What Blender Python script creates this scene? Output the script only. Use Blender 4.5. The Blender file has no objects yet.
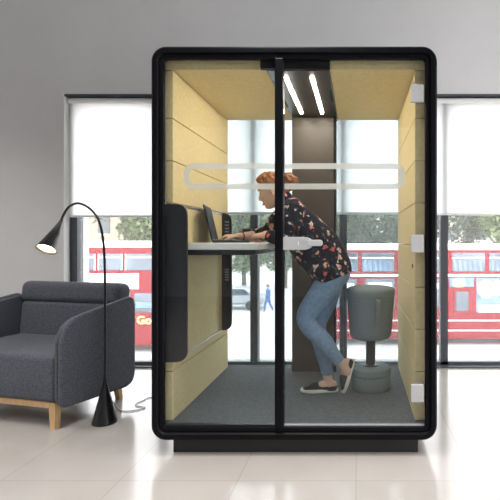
import bpy, bmesh, math, random
from mathutils import Vector, Matrix
random.seed(7)
PI = math.pi
C = bpy.context.scene.collection
scene = bpy.context.scene

# ------------------------------------------------------------------ camera
F, VX, VY, CY, CZ = 444.0, 358.0, 240.0, -2.5, 1.22
cam = bpy.data.cameras.new('camera'); co = bpy.data.objects.new('camera', cam); C.objects.link(co)
co.location = (0, CY, CZ); co.rotation_euler = (PI/2, 0, 0)
cam.sensor_width = 36; cam.lens = F/500*36; cam.shift_x = -0.216; cam.shift_y = -0.02
cam.clip_start = 0.05; cam.clip_end = 400
scene.camera = co

def P(u, v, Y):
    z = Y - CY
    return Vector(((u-VX)*z/F, Y, CZ-(v-VY)*z/F))

# ------------------------------------------------------------------ materials
def mat(name, col, rough=.5, metal=0, spec=.5, var=0, vscale=20, bump=0, bscale=60, sheen=0, stretch=None):
    m = bpy.data.materials.new(name); m.use_nodes = True
    nt = m.node_tree; b = nt.nodes['Principled BSDF']
    b.inputs['Base Color'].default_value = (*col, 1)
    b.inputs['Roughness'].default_value = rough
    b.inputs['Metallic'].default_value = metal
    b.inputs['Specular IOR Level'].default_value = spec
    if sheen: b.inputs['Sheen Weight'].default_value = sheen
    if var or bump:
        tc = nt.nodes.new('ShaderNodeTexCoord'); src = tc.outputs['Object']
        if stretch:
            mp = nt.nodes.new('ShaderNodeMapping'); mp.inputs['Scale'].default_value = stretch
            nt.links.new(src, mp.inputs['Vector']); src = mp.outputs['Vector']
    if var:
        n = nt.nodes.new('ShaderNodeTexNoise'); n.inputs['Scale'].default_value = vscale; n.inputs['Detail'].default_value = 6
        nt.links.new(src, n.inputs['Vector'])
        r = nt.nodes.new('ShaderNodeValToRGB')
        r.color_ramp.elements[0].position = .3; r.color_ramp.elements[1].position = .7
        r.color_ramp.elements[0].color = (*[c*(1-var) for c in col], 1)
        r.color_ramp.elements[1].color = (*[min(1, c*(1+var)) for c in col], 1)
        nt.links.new(n.outputs['Fac'], r.inputs['Fac']); nt.links.new(r.outputs['Color'], b.inputs['Base Color'])
    if bump:
        n2 = nt.nodes.new('ShaderNodeTexNoise'); n2.inputs['Scale'].default_value = bscale; n2.inputs['Detail'].default_value = 4
        nt.links.new(src, n2.inputs['Vector'])
        bp = nt.nodes.new('ShaderNodeBump'); bp.inputs['Strength'].default_value = bump; bp.inputs['Distance'].default_value = .004
        nt.links.new(n2.outputs['Fac'], bp.inputs['Height']); nt.links.new(bp.outputs['Normal'], b.inputs['Normal'])
    return m

def emit(name, col, s):
    m = bpy.data.materials.new(name); m.use_nodes = True
    b = m.node_tree.nodes['Principled BSDF']
    b.inputs['Base Color'].default_value = (*col, 1)
    b.inputs['Emission Color'].default_value = (*col, 1); b.inputs['Emission Strength'].default_value = s
    return m

def glass(name, tint, refl=.05, veil=0, veilcol=(1, 1, 1), rough=0.0):
    m = bpy.data.materials.new(name); m.use_nodes = True
    nt = m.node_tree; nt.nodes.remove(nt.nodes['Principled BSDF'])
    out = nt.nodes['Material Output']
    t = nt.nodes.new('ShaderNodeBsdfTransparent'); t.inputs['Color'].default_value = (*tint, 1)
    g = nt.nodes.new('ShaderNodeBsdfGlossy'); g.inputs['Roughness'].default_value = rough
    lw = nt.nodes.new('ShaderNodeLayerWeight'); lw.inputs['Blend'].default_value = .25
    mr = nt.nodes.new('ShaderNodeMapRange')
    mr.inputs['To Min'].default_value = refl; mr.inputs['To Max'].default_value = .6
    nt.links.new(lw.outputs['Fresnel'], mr.inputs['Value'])
    mr.inputs['From Min'].default_value = .04
    mx = nt.nodes.new('ShaderNodeMixShader'); nt.links.new(mr.outputs['Result'], mx.inputs['Fac'])
    nt.links.new(t.outputs[0], mx.inputs[1]); nt.links.new(g.outputs[0], mx.inputs[2])
    last = mx
    if veil:
        d = nt.nodes.new('ShaderNodeBsdfTranslucent'); d.inputs['Color'].default_value = (*veilcol, 1)
        m2 = nt.nodes.new('ShaderNodeMixShader'); m2.inputs['Fac'].default_value = veil
        nt.links.new(mx.outputs[0], m2.inputs[1]); nt.links.new(d.outputs[0], m2.inputs[2]); last = m2
    nt.links.new(last.outputs[0], out.inputs['Surface'])
    return m

M = {}
M['black'] = mat('black_powder_coat', (.003, .0033, .005), .45, spec=.1)
M['blackplinth'] = mat('black_plinth', (.008, .008, .009), .6)
M['yellow'] = mat('mustard_felt', (.74, .61, .345), .9, spec=.15, var=.07, vscale=45, bump=.12, bscale=300)
M['column'] = mat('dark_bronze_laminate', (.058, .045, .036), .45, var=.12, vscale=6, stretch=(1, 1, 8))
M['ceilblack'] = mat('charcoal_ceiling_panel', (.035, .032, .03), .3)
M['carpet'] = mat('grey_carpet', (.12, .133, .148), .95, spec=.1, var=.22, vscale=75, bump=.5, bscale=200)
M['plate'] = mat('anthracite_plate', (.010, .012, .017), .38, spec=.3)
M['silver'] = mat('brushed_aluminium', (.55, .56, .58), .35, metal=.9)
M['white'] = mat('white_laminate', (.78, .78, .77), .4)
M['hinge'] = mat('light_grey_hinge', (.40, .41, .42), .4)
M['socket'] = mat('grey_socket', (.25, .26, .28), .5)
M['laptop'] = mat('dark_laptop_shell', (.02, .02, .022), .35)
M['screen'] = mat('dark_laptop_screen', (.010, .009, .008), .5, spec=.1)
M['chair'] = mat('charcoal_wool', (.068, .075, .093), .95, spec=.12, var=.42, vscale=110, bump=.35, bscale=350, sheen=.15)
M['piping'] = mat('dark_seam', (.012, .012, .015), .9)
M['wood'] = mat('oak', (.56, .36, .18), .5, var=.14, vscale=9, stretch=(8, 8, 1.2))
M['lampblack'] = mat('satin_black_lamp', (.006, .006, .007), .3)
M['lampwhite'] = mat('white_reflector', (.9, .86, .75), .5)
M['bulb'] = emit('warm_bulb', (1, .82, .5), 14)
M['led'] = emit('warm_led', (1, .88, .72), 100)
M['cord'] = mat('grey_cord', (.32, .32, .33), .5)
M['stool'] = mat('grey_stool_felt', (.225, .27, .30), .95, spec=.12, var=.22, vscale=200, bump=.3, bscale=320)
M['stooldark'] = mat('dark_grey_metal', (.03, .033, .036), .4)
M['strap'] = mat('grey_leather_strap', (.22, .235, .24), .5)
M['frame'] = mat('anodised_grey_frame', (.065, .072, .083), .4)
M['skin'] = mat('skin', (.78, .51, .385), .5, spec=.3, var=.05, vscale=30)
M['hair'] = mat('ginger_hair', (.25, .088, .022), .5, var=.5, vscale=28, bump=.8, bscale=50, stretch=(1, 3, 3))
M['brow'] = mat('brow_hair', (.18, .07, .03), .7)
M['lip'] = mat('lip', (.52, .2, .17), .45)
M['eye'] = mat('eye_white', (.8, .78, .75), .2)
M['iris'] = mat('iris', (.05, .03, .02), .2)
M['jeans'] = mat('blue_denim', (.21, .315, .47), .9, spec=.1, var=.16, vscale=40, bump=.5, bscale=60)
M['shoe'] = mat('black_canvas', (.012, .011, .010), .85, var=.2, vscale=120)
M['sole'] = mat('cream_rubber', (.78, .74, .66), .6)
M['cup'] = mat('black_ceramic', (.012, .012, .013), .3)
M['wall'] = mat('grey_painted_wall', (.72, .72, .73), .85, spec=.2, var=.025, vscale=2.5)
M['reveal'] = mat('white_reveal', (.8, .8, .79), .7)
M['ceil'] = mat('darkened_ceiling', (.2, .2, .2), .9)  # unseen ceiling, colour darkened so less light bounces onto the upper wall
M['asphalt'] = mat('pale_asphalt', (.50, .49, .48), .9, var=.08, vscale=1.2)
M['busred'] = mat('bus_red', (.19, .005, .012), .4, spec=.12)
M['buswhite'] = mat('bus_white', (.8, .78, .78), .4)
M['busglass'] = mat('bus_window', (.06, .085, .12), .12, spec=.8, var=.7, vscale=1.3)
M['adwhite'] = mat('advert_white', (.85, .83, .8), .5)
M['adtan'] = mat('advert_tan', (.62, .42, .28), .6, var=.3, vscale=3)
M['adblue'] = mat('advert_blue', (.12, .2, .36), .6, var=.5, vscale=1.6)
M['adgold'] = mat('advert_gold', (.75, .5, .22), .6, var=.4, vscale=3)
M['gold'] = mat('gold_lettering', (.85, .62, .18), .5)
M['tyre'] = mat('tyre', (.02, .02, .02), .8)
M['bark'] = mat('bark', (.10, .08, .06), .9, var=.3, vscale=8)
M['facade'] = mat('beige_stone', (.34, .27, .20), .8, var=.12, vscale=.6)
M['facade2'] = mat('pale_stone', (.55, .54, .52), .8, var=.1, vscale=.6)
M['fwin'] = mat('dark_facade_window', (.06, .07, .08), .2)
M['pedblue'] = mat('blue_cloth', (.05, .12, .34), .8)
M['pedwhite'] = mat('white_bag', (.75, .75, .75), .7)
M['vanpaint'] = mat('silver_car_paint', (.35, .37, .4), .3)

def leafmat(name, a, b):
    m = bpy.data.materials.new(name); m.use_nodes = True
    nt = m.node_tree; bs = nt.nodes['Principled BSDF']; bs.inputs['Roughness'].default_value = .7
    bs.inputs['Specular IOR Level'].default_value = .2
    g = nt.nodes.new('ShaderNodeNewGeometry'); r = nt.nodes.new('ShaderNodeValToRGB')
    r.color_ramp.elements[0].color = (*a, 1); r.color_ramp.elements[1].color = (*b, 1)
    nt.links.new(g.outputs['Random Per Island'], r.inputs['Fac']); nt.links.new(r.outputs['Color'], bs.inputs['Base Color'])
    return m
M['leafA'] = leafmat('leaf_mid', (.02, .035, .012), (.13, .17, .07))
M['leafB'] = leafmat('leaf_light', (.035, .06, .02), (.20, .26, .10))
M['leafC'] = leafmat('leaf_grey', (.02, .03, .014), (.14, .165, .10))

M['glass'] = glass('clear_glass', (.94, .96, .96), .03)
M['backglass'] = glass('tinted_glass', (.88, .92, .93), .03)
M['winglass'] = glass('window_glass', (.96, .97, .975), .03, veil=.035)

def frosted():
    m = bpy.data.materials.new('frosted_vinyl'); m.use_nodes = True
    nt = m.node_tree; b = nt.nodes['Principled BSDF']
    b.inputs['Base Color'].default_value = (.74, .79, .84, 1); b.inputs['Roughness'].default_value = .7
    out = nt.nodes['Material Output']
    tl = nt.nodes.new('ShaderNodeBsdfTranslucent'); tl.inputs['Color'].default_value = (.85, .87, .88, 1)
    tr = nt.nodes.new('ShaderNodeBsdfTransparent')
    a = nt.nodes.new('ShaderNodeMixShader'); a.inputs['Fac'].default_value = .5
    nt.links.new(b.outputs[0], a.inputs[1]); nt.links.new(tl.outputs[0], a.inputs[2])
    c = nt.nodes.new('ShaderNodeMixShader'); c.inputs['Fac'].default_value = .18
    nt.links.new(a.outputs[0], c.inputs[1]); nt.links.new(tr.outputs[0], c.inputs[2])
    nt.links.new(c.outputs[0], out.inputs['Surface'])
    return m
M['frost'] = frosted()

def blindmat():
    m = bpy.data.materials.new('white_blind_fabric'); m.use_nodes = True
    nt = m.node_tree; b = nt.nodes['Principled BSDF']; out = nt.nodes['Material Output']
    b.inputs['Base Color'].default_value = (.85, .86, .88, 1); b.inputs['Roughness'].default_value = .9
    tl = nt.nodes.new('ShaderNodeBsdfTranslucent'); tl.inputs['Color'].default_value = (.98, .98, .98, 1)
    a = nt.nodes.new('ShaderNodeMixShader'); a.inputs['Fac'].default_value = .95
    nt.links.new(b.outputs[0], a.inputs[1]); nt.links.new(tl.outputs[0], a.inputs[2])
    nt.links.new(a.outputs[0], out.inputs['Surface'])
    return m
M['blind'] = blindmat()

def tilemat():
    m = mat('pale_stone_tiles', (.49, .46, .43), .16, spec=.5)
    nt = m.node_tree; b = nt.nodes['Principled BSDF']
    tc = nt.nodes.new('ShaderNodeTexCoord'); mp = nt.nodes.new('ShaderNodeMapping')
    mp.inputs['Location'].default_value = (1.21, .25, 0)
    nt.links.new(tc.outputs['Object'], mp.inputs['Vector'])
    br = nt.nodes.new('ShaderNodeTexBrick'); br.offset = 0; br.squash = 1
    br.inputs['Scale'].default_value = 1; br.inputs['Brick Width'].default_value = .6; br.inputs['Row Height'].default_value = 1.2
    br.inputs['Mortar Size'].default_value = .0022; br.inputs['Mortar Smooth'].default_value = .2
    br.inputs['Color1'].default_value = (.345, .325, .31, 1); br.inputs['Color2'].default_value = (.33, .312, .297, 1)
    br.inputs['Mortar'].default_value = (.255, .24, .23, 1)
    nt.links.new(mp.outputs[0], br.inputs['Vector'])
    n = nt.nodes.new('ShaderNodeTexNoise'); n.inputs['Scale'].default_value = 2.2; n.inputs['Detail'].default_value = 7
    nt.links.new(tc.outputs['Object'], n.inputs['Vector'])
    r = nt.nodes.new('ShaderNodeValToRGB')
    r.color_ramp.elements[0].position = .35; r.color_ramp.elements[1].position = .65
    r.color_ramp.elements[0].color = (.90, .89, .88, 1); r.color_ramp.elements[1].color = (1, 1, 1, 1)
    nt.links.new(n.outputs['Fac'], r.inputs['Fac'])
    mx = nt.nodes.new('ShaderNodeMix'); mx.data_type = 'RGBA'; mx.blend_type = 'MULTIPLY'; mx.inputs['Factor'].default_value = 1
    nt.links.new(br.outputs['Color'], mx.inputs['A']); nt.links.new(r.outputs['Color'], mx.inputs['B'])
    nt.links.new(mx.outputs['Result'], b.inputs['Base Color'])
    return m
M['tile'] = tilemat()

def floralmat():
    m = mat('navy_floral_viscose', (.012, .013, .028), .8, spec=.12)
    nt = m.node_tree; b = nt.nodes['Principled BSDF']; L = nt.links.new
    tc = nt.nodes.new('ShaderNodeTexCoord')
    nz = nt.nodes.new('ShaderNodeTexNoise'); nz.inputs['Scale'].default_value = 45; nz.inputs['Detail'].default_value = 2
    L(tc.outputs['Object'], nz.inputs['Vector'])
    ad = nt.nodes.new('ShaderNodeMixRGB'); ad.blend_type = 'LINEAR_LIGHT'; ad.inputs['Fac'].default_value = .03
    L(tc.outputs['Object'], ad.inputs['Color1']); L(nz.outputs['Color'], ad.inputs['Color2'])
    prev = None
    base = nt.nodes.new('ShaderNodeRGB'); base.outputs[0].default_value = (.007, .007, .019, 1); prev = base.outputs[0]
    def layer(scale, rad, cols, off, prev, ring=None, keep=.5):
        mp = nt.nodes.new('ShaderNodeMapping'); mp.inputs['Location'].default_value = off
        L(ad.outputs[0], mp.inputs['Vector'])
        v = nt.nodes.new('ShaderNodeTexVoronoi'); v.inputs['Scale'].default_value = scale; v.inputs['Randomness'].default_value = .9
        L(mp.outputs[0], v.inputs['Vector'])
        cr = nt.nodes.new('ShaderNodeValToRGB'); cr.color_ramp.interpolation = 'CONSTANT'
        els = cr.color_ramp.elements
        els[0].position = 0; els[0].color = (*cols[0], 1)
        els[1].position = 1/len(cols); els[1].color = (*cols[1], 1)
        for i in range(2, len(cols)):
            e = els.new(i/len(cols)); e.color = (*cols[i], 1)
        sp = nt.nodes.new('ShaderNodeSeparateColor'); L(v.outputs['Color'], sp.inputs[0])
        L(sp.outputs['Red'], cr.inputs['Fac'])
        lt = nt.nodes.new('ShaderNodeMath'); lt.operation = 'LESS_THAN'; lt.inputs[1].default_value = rad
        L(v.outputs['Distance'], lt.inputs[0])
        k = nt.nodes.new('ShaderNodeMath'); k.operation = 'LESS_THAN'; k.inputs[1].default_value = keep
        L(sp.outputs['Green'], k.inputs[0])
        mu = nt.nodes.new('ShaderNodeMath'); mu.operation = 'MULTIPLY'; L(lt.outputs[0], mu.inputs[0]); L(k.outputs[0], mu.inputs[1])
        mx = nt.nodes.new('ShaderNodeMixRGB'); L(mu.outputs[0], mx.inputs['Fac']); L(prev, mx.inputs['Color1']); L(cr.outputs[0], mx.inputs['Color2'])
        o = mx.outputs[0]
        if ring:
            l2 = nt.nodes.new('ShaderNodeMath'); l2.operation = 'LESS_THAN'; l2.inputs[1].default_value = rad*.32
            L(v.outputs['Distance'], l2.inputs[0])
            m2 = nt.nodes.new('ShaderNodeMath'); m2.operation = 'MULTIPLY'; L(l2.outputs[0], m2.inputs[0]); L(k.outputs[0], m2.inputs[1])
            mx2 = nt.nodes.new('ShaderNodeMixRGB'); L(m2.outputs[0], mx2.inputs['Fac']); L(o, mx2.inputs['Color1']); mx2.inputs['Color2'].default_value = (*ring, 1)
            o = mx2.outputs[0]
        return o
    o = layer(26, .30, [(.03, .10, .11), (.06, .10, .05), (.05, .06, .16), (.10, .13, .12)], (0, 0, 0), prev, keep=.55)
    o = layer(19, .34, [(.75, .25, .22), (.80, .55, .52), (.62, .12, .14), (.82, .45, .30), (.78, .70, .66)], (.31, .17, .05), o, ring=(.45, .08, .07), keep=.62)
    o = layer(30, .24, [(.80, .60, .55), (.70, .22, .2), (.8, .75, .7)], (.7, .4, .9), o, keep=.3)
    L(o, b.inputs['Base Color'])
    return m
M['floral'] = floralmat()

# ------------------------------------------------------------------ object helpers
def world_of(o):
    m = Matrix.Identity(4)
    while o:
        m = o.matrix_basis @ m; o = o.parent
    return m

def props(o, label=None, cat=None, group=None, kind=None):
    if label: o['label'] = label
    if cat: o['category'] = cat
    if group: o['group'] = group
    if kind: o['kind'] = kind
    return o

def thing(name, loc, label, cat, rz=0, group=None):
    o = bpy.data.objects.new(name, None); C.objects.link(o)
    o.location = loc; o.rotation_euler = (0, 0, rz); o.empty_display_size = .1
    return props(o, label, cat, group)

class MB:
    """collects shapes into one mesh"""
    def __init__(s): s.bm = bmesh.new()
    def box(s, x0, x1, y0, y1, z0, z1, bev=0, seg=2):
        t = bmesh.new()
        r = bmesh.ops.create_cube(t, size=1)
        for v in t.verts:
            v.co = Vector((x0 if v.co.x < 0 else x1, y0 if v.co.y < 0 else y1, z0 if v.co.z < 0 else z1))
        if bev: bmesh.ops.bevel(t, geom=list(t.edges), offset=bev, segments=seg, profile=.5, affect='EDGES')
        s.merge(t); return s
    def merge(s, t, mtx=None):
        if mtx is not None: bmesh.ops.transform(t, matrix=mtx, verts=t.verts)
        me = bpy.data.meshes.new('tmp'); t.to_mesh(me); t.free(); s.bm.from_mesh(me); bpy.data.meshes.remove(me)
    def raw(s, verts, faces):
        vs = [s.bm.verts.new(v) for v in verts]
        for f in faces:
            try: s.bm.faces.new([vs[i] for i in f])
            except ValueError: pass
        return s
    def rings(s, rings, cap0=True, cap1=True, closed=False):
        n = len(rings[0]); vs = [[s.bm.verts.new(p) for p in r] for r in rings]
        m = len(rings)
        for i in range(m if closed else m-1):
            a, b = vs[i], vs[(i+1) % m]
            for j in range(n):
                s.bm.faces.new((a[j], a[(j+1) % n], b[(j+1) % n], b[j]))
        if not closed:
            if cap0: s.bm.faces.new(vs[0][::-1])
            if cap1: s.bm.faces.new(vs[-1])
        return s
    def lathe(s, prof, cx=0, cy=0, seg=40):
        rs = [[(cx+r*math.cos(2*PI*k/seg), cy+r*math.sin(2*PI*k/seg), z) for k in range(seg)] for r, z in prof]
        return s.rings(rs)
    def sweep(s, pts, rad, seg=12, round_ends=True, side=None):
        """tube along pts; rad scalar / (a,b) per point: a along 'side' direction, b across"""
        pts = [Vector(p) for p in pts]; n = len(pts)
        rad = [r if isinstance(r, tuple) else (r, r) for r in rad]
        T = []
        for i in range(n):
            T.append((pts[min(i+1, n-1)]-pts[max(i-1, 0)]).normalized())
        ref = Vector(side) if side is not None else (Vector((0, 1, 0)) if abs(T[0].y) < .85 else Vector((0, 0, 1)))
        rs = []
        P_, R_, T_ = list(pts), list(rad), list(T)
        if round_ends:
            def dome(i, sg):
                out = []
                rr = min(R_[i])
                for a in (.35, .7, .93):
                    c = math.sqrt(max(0, 1-a*a))
                    out.append((P_[i]+T_[i]*sg*a*rr, (R_[i][0]*c, R_[i][1]*c), T_[i]))
                return out
            st = dome(0, -1)[::-1]; en = dome(n-1, 1)
        else: st, en = [], []
        full = st+list(zip(P_, R_, T_))+en
        prev = ref
        for p, (a, b), t in full:
            u = prev-t*prev.dot(t)
            if u.length < 1e-4: u = t.orthogonal()
            u.normalize(); w = t.cross(u); prev = u if side is None else ref
            rs.append([p+u*a*math.cos(2*PI*k/seg)+w*b*math.sin(2*PI*k/seg) for k in range(seg)])
        return s.rings(rs)
    def ell(s, c, r, mtx=None, u=20, v=12):
        t = bmesh.new(); bmesh.ops.create_uvsphere(t, u_segments=u, v_segments=v, radius=1)
        m = (mtx if mtx is not None else Matrix.Identity(4)) @ Matrix.Translation(Vector(c)) @ Matrix.Diagonal((*r, 1))
        s.merge(t, m); return s
    def prism(s, pts, axis, a, b, bev=0, seg=3):
        """extrude 2D polygon: axis 'x' -> pts are (y,z); 'y' -> (x,z); 'z' -> (x,y)"""
        def mk(p, d):
            return {'x': (d, p[0], p[1]), 'y': (p[0], d, p[1]), 'z': (p[0], p[1], d)}[axis]
        t = bmesh.new()
        A = [t.verts.new(mk(p, a)) for p in pts]; B = [t.verts.new(mk(p, b)) for p in pts]; n = len(pts)
        f0 = t.faces.new(A[::-1]); f1 = t.faces.new(B)
        for i in range(n): t.faces.new((A[i], A[(i+1) % n], B[(i+1) % n], B[i]))
        bmesh.ops.recalc_face_normals(t, faces=t.faces)
        if bev:
            es = set(f0.edges) | set(f1.edges)
            bmesh.ops.bevel(t, geom=list(es), offset=bev, segments=seg, profile=.5, affect='EDGES')
        s.merge(t); return s
    def build(s, name, m, parent=None, smooth=False, local=False, recalc=True, remesh=None, smooth_it=0, subdiv=0, label=None):
        if recalc: bmesh.ops.recalc_face_normals(s.bm, faces=s.bm.faces)
        me = bpy.data.meshes.new(name); s.bm.to_mesh(me); s.bm.free()
        o = bpy.data.objects.new(name, me); C.objects.link(o)
        if remesh or subdiv:
            if remesh:
                md = o.modifiers.new('r', 'REMESH'); md.mode = 'VOXEL'; md.voxel_size = remesh
            if smooth_it:
                ms = o.modifiers.new('s', 'SMOOTH'); ms.iterations = smooth_it; ms.factor = .5
            if subdiv:
                md = o.modifiers.new('d', 'SUBSURF'); md.levels = subdiv; md.render_levels = subdiv
            dg = bpy.context.evaluated_depsgraph_get(); ev = o.evaluated_get(dg)
            me2 = bpy.data.meshes.new_from_object(ev); o.modifiers.clear(); o.data = me2
            bpy.data.meshes.remove(me); me = me2; me.name = name
        if m:
            me.materials.clear(); me.materials.append(m)
        if smooth:
            me.polygons.foreach_set('use_smooth', [True]*len(me.polygons))
            if smooth != 'all':
                try: me.set_sharp_from_angle(angle=math.radians(38))
                except Exception: pass
        if parent:
            o.parent = parent
            if not local: me.transform(world_of(parent).inverted())
        if label: o['label'] = label
        return o

def rrect(x0, x1, z0, z1, r, n=8):
    pts = []
    for cx, cz, a0 in ((x1-r, z1-r, 0), (x0+r, z1-r, PI/2), (x0+r, z0+r, PI), (x1-r, z0+r, 1.5*PI)):
        for k in range(n+1):
            a = a0+PI/2*k/n; pts.append((cx+r*math.cos(a), cz+r*math.sin(a)))
    return pts

def poly_round(pts, rads, n=7):
    """round polygon corners by quadratic arcs"""
    out = []; N = len(pts)
    for i in range(N):
        p = Vector(pts[i]).to_2d(); a = Vector(pts[i-1]).to_2d(); b = Vector(pts[(i+1) % N]).to_2d(); r = rads[i]
        if r <= 0: out.append(tuple(p)); continue
        pa = p+(a-p).normalized()*r; pb = p+(b-p).normalized()*r
        for k in range(n+1):
            t = k/n; q = pa*(1-t)**2+p*2*t*(1-t)+pb*t*t; out.append((q.x, q.y))
    return out

def smooth_path(ctrl, n=8):
    pts = [Vector(c) for c in ctrl]; out = []
    for i in range(len(pts)-1):
        p0 = pts[max(i-1, 0)]; p1 = pts[i]; p2 = pts[i+1]; p3 = pts[min(i+2, len(pts)-1)]
        for k in range(n):
            t = k/n
            out.append(.5*((2*p1)+(p2-p0)*t+(2*p0-5*p1+4*p2-p3)*t*t+(3*p1-p0-3*p2+p3)*t**3))
    out.append(pts[-1]); return out

def lerp_path(ctrl, rads, n=8):
    """catmull path with radii interpolated smoothly"""
    pts = smooth_path(ctrl, n); R = []
    rr = [r if isinstance(r, tuple) else (r, r) for r in rads]
    for i in range(len(rr)-1):
        for k in range(n):
            t = k/n; t = t*t*(3-2*t)
            R.append((rr[i][0]*(1-t)+rr[i+1][0]*t, rr[i][1]*(1-t)+rr[i+1][1]*t))
    R.append(rr[-1]); return pts, R

# ------------------------------------------------------------------ the room
WY = 1.72; OX0, OX1, OZ = -2.80, 2.62, 2.607
props(MB().box(-6, 4.6, -7, 2.05, -.12, 0).build('floor', M['tile']), kind='structure')
props(MB().box(-6.2, 4.8, -7.2, 2.2, 3.65, 3.8).build('ceiling', M['ceil']), kind='structure')
b = MB()
b.box(-6.2, OX0, WY, 2.12, -.12, 3.65); b.box(OX1, 4.8, WY, 2.12, -.12, 3.65); b.box(OX0, OX1, WY, 2.12, OZ, 3.65)
props(b.build('wall_back', M['wall']), kind='structure')
props(MB().box(-6.2, -6, -7.2, WY, -.12, 3.65).build('wall_left', M['wall']), kind='structure')
b = MB()   # right wall with a tall opening
b.box(4.6, 4.8, -7.2, -5.5, -.12, 3.65); b.box(4.6, 4.8, 1.2, WY, -.12, 3.65); b.box(4.6, 4.8, -5.5, 1.2, 2.9, 3.65)
props(b.build('wall_right', M['wall']), kind='structure')
b = MB()   # rear wall
b.box(-6.2, 4.8, -7.2, -7, -.12, 3.65)
props(b.build('wall_rear', M['wall']), kind='structure')
# white reveal lining of the opening
b = MB(); b.box(OX0, OX0+.012, WY-.004, 1.79, 0, OZ)
props(b.build('trim_1', M['reveal']), kind='structure')
b = MB(); b.box(OX0+.012, OX1, WY-.006, 1.79, OZ-.02, OZ-.001)
props(b.build('trim_2', M['frame']), kind='structure')
# windows: five bays
edges = [-2.787, -1.90, -1.008, -.143, .836, 1.74, 2.61]
for i in range(6):
    x0, x1 = edges[i], edges[i+1]
    w = props(bpy.data.objects.new('window_%d' % (i+1), None), kind='structure'); C.objects.link(w); w.location = ((x0+x1)/2, 1.84, 0)
    hw = .036; f = MB(); z0, z1 = .0, OZ-.025
    f.box(x0+(.0 if i == 0 else .001), x0+(.068 if i == 0 else hw), 1.80, 1.90, z0, z1); f.box(x1-hw, x1-.001, 1.80, 1.90, z0, z1)
    f.box(x0+.001, x1-.001, 1.80, 1.90, z0, z0+.042); f.box(x0+.001, x1-.001, 1.80, 1.90, z1-.05, z1)
    f.build('frame', M['frame'], w)
    MB().box(x0+.03, x1-.03, 1.845, 1.851, z0+.045, z1-.045).build('pane', M['winglass'], w)
# sill trim line at floor
props(MB().box(OX0+.013, OX1, 1.725, 1.799, 0, .012).build('trim_3', M['frame']), kind='structure')

# roller blinds
def blind(x0, x1, zb, label):
    t = thing('roller_blind', ((x0+x1)/2, 1.76, zb), label, 'blind', group='white roller blinds')
    MB().box(x0, x1, 1.758, 1.761, zb+.02, 2.555).build('fabric', M['blind'], t)
    MB().box(x0, x1, 1.753, 1.766, zb, zb+.022, .003).build('hem_bar', M['white'], t)
    b = MB(); b.sweep([(x0, 1.76, 2.555), (x1, 1.76, 2.555)], [.026, .026], 16, False); b.build('roller', M['white'], t, smooth=True)
blind(-2.77, -1.925, 1.437, 'white translucent roller blind behind the black floor lamp and armchair')
blind(-1.915, .712, 1.465, 'wide white roller blind seen through the glass booth behind the woman')
blind(.722, 2.58, 1.458, 'white translucent roller blind on the window beside the hinged door side of the booth')

# ------------------------------------------------------------------ office booth
XL, XR, ZB, ZT, D = -1.170, .449, .086, 2.316, 1.27
pod = thing('office_pod', (-.36, .6, 0), 'black framed glass office booth with mustard felt lining and a grey carpet', 'office booth')
def loop(i, y, r):
    return [(x, y, z) for x, z in rrect(XL+i, XR-i*.95, ZB+i*1.07, ZT-i, max(r-i, .006), 8)]
R0 = .085
prof = [(0, D), (0, .022), (.004, .008), (.014, 0), (.036, .0), (.040, .006), (.044, .016), (.048, .016), (.051, .010), (.067, .012), (.070, .018), (.070, .046), (.043, .047), (.043, D)]
MB().rings([loop(i, y, R0) for i, y in prof], closed=True).build('outer_frame', M['black'], pod, smooth=True)
MB().box(-1.062, .345, .05, D-.05, 0, ZB+.002, .004).build('plinth', M['blackplinth'], pod)
# felt panels
IX0, IX1, IZ0, IZ1 = -1.075, .3305, .165, 2.207
SH = .0435
zs = [IZ0+.004, .455, .70, .945, 1.19, 1.435, 1.68, 1.926, IZ1]
for sd in (0, 1):
    for k in range(8):
        b = MB()
        if sd == 0: b.box(XL+SH, IX0, .08, 1.17, zs[k]+.0022, zs[k+1]-.0022, .004)
        else: b.box(IX1, XR-SH, .08, 1.17, zs[k]+.0022, zs[k+1]-.0022, .004)
        b.build('acoustic_panel', M['yellow'], pod)
for x0 in (XL+SH, XR-SH-.02):
    MB().box(x0, x0+.02, .09, 1.168, IZ0, IZ1).build('panel_backing', M['piping'], pod)
CX0, CX1 = -.532, -.168
MB().box(XL+SH, CX0-.003, .08, 1.17, IZ1+.002, ZT-SH, .004).build('ceiling_panel', M['yellow'], pod)
MB().box(CX1+.003, XR-SH, .08, 1.17, IZ1+.002, ZT-SH, .004).build('ceiling_panel', M['yellow'], pod)
lp = MB().box(CX0, CX1, .078, 1.19, IZ1-.004, ZT-SH, .003).build('ceiling_light_panel', M['ceilblack'], pod)
for x in (-.436, -.277):
    MB().box(x-.011, x+.011, .17, .94, IZ1-.010, IZ1-.0035, .003).build('light_strip', M['led'], lp)
for x0, y0 in ((-.525, .55), (-.188, .42)):
    MB().box(x0, x0+.014, y0, y0+.22, IZ1-.008, IZ1-.003, .002).build('vent', M['piping'], lp)
MB().box(XL+SH, XR-SH, .048, D-.03, ZB+.048, IZ0, .003).build('carpet', M['carpet'], pod)
# rear column + rear glass
rc = MB().box(-.528, -.193, 1.05, 1.165, IZ0+.001, IZ1-.005, .004).build('rear_column', M['column'], pod)
MB().box(-.1925, -.176, 1.045, 1.17, IZ0+.001, IZ1-.005, .003).build('edge_strip', M['black'], rc)
MB().box(XL+SH+.002, XR-SH-.002, 1.185, 1.195, IZ0-.01, IZ1+.03).build('rear_glass', M['backglass'], pod)
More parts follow.
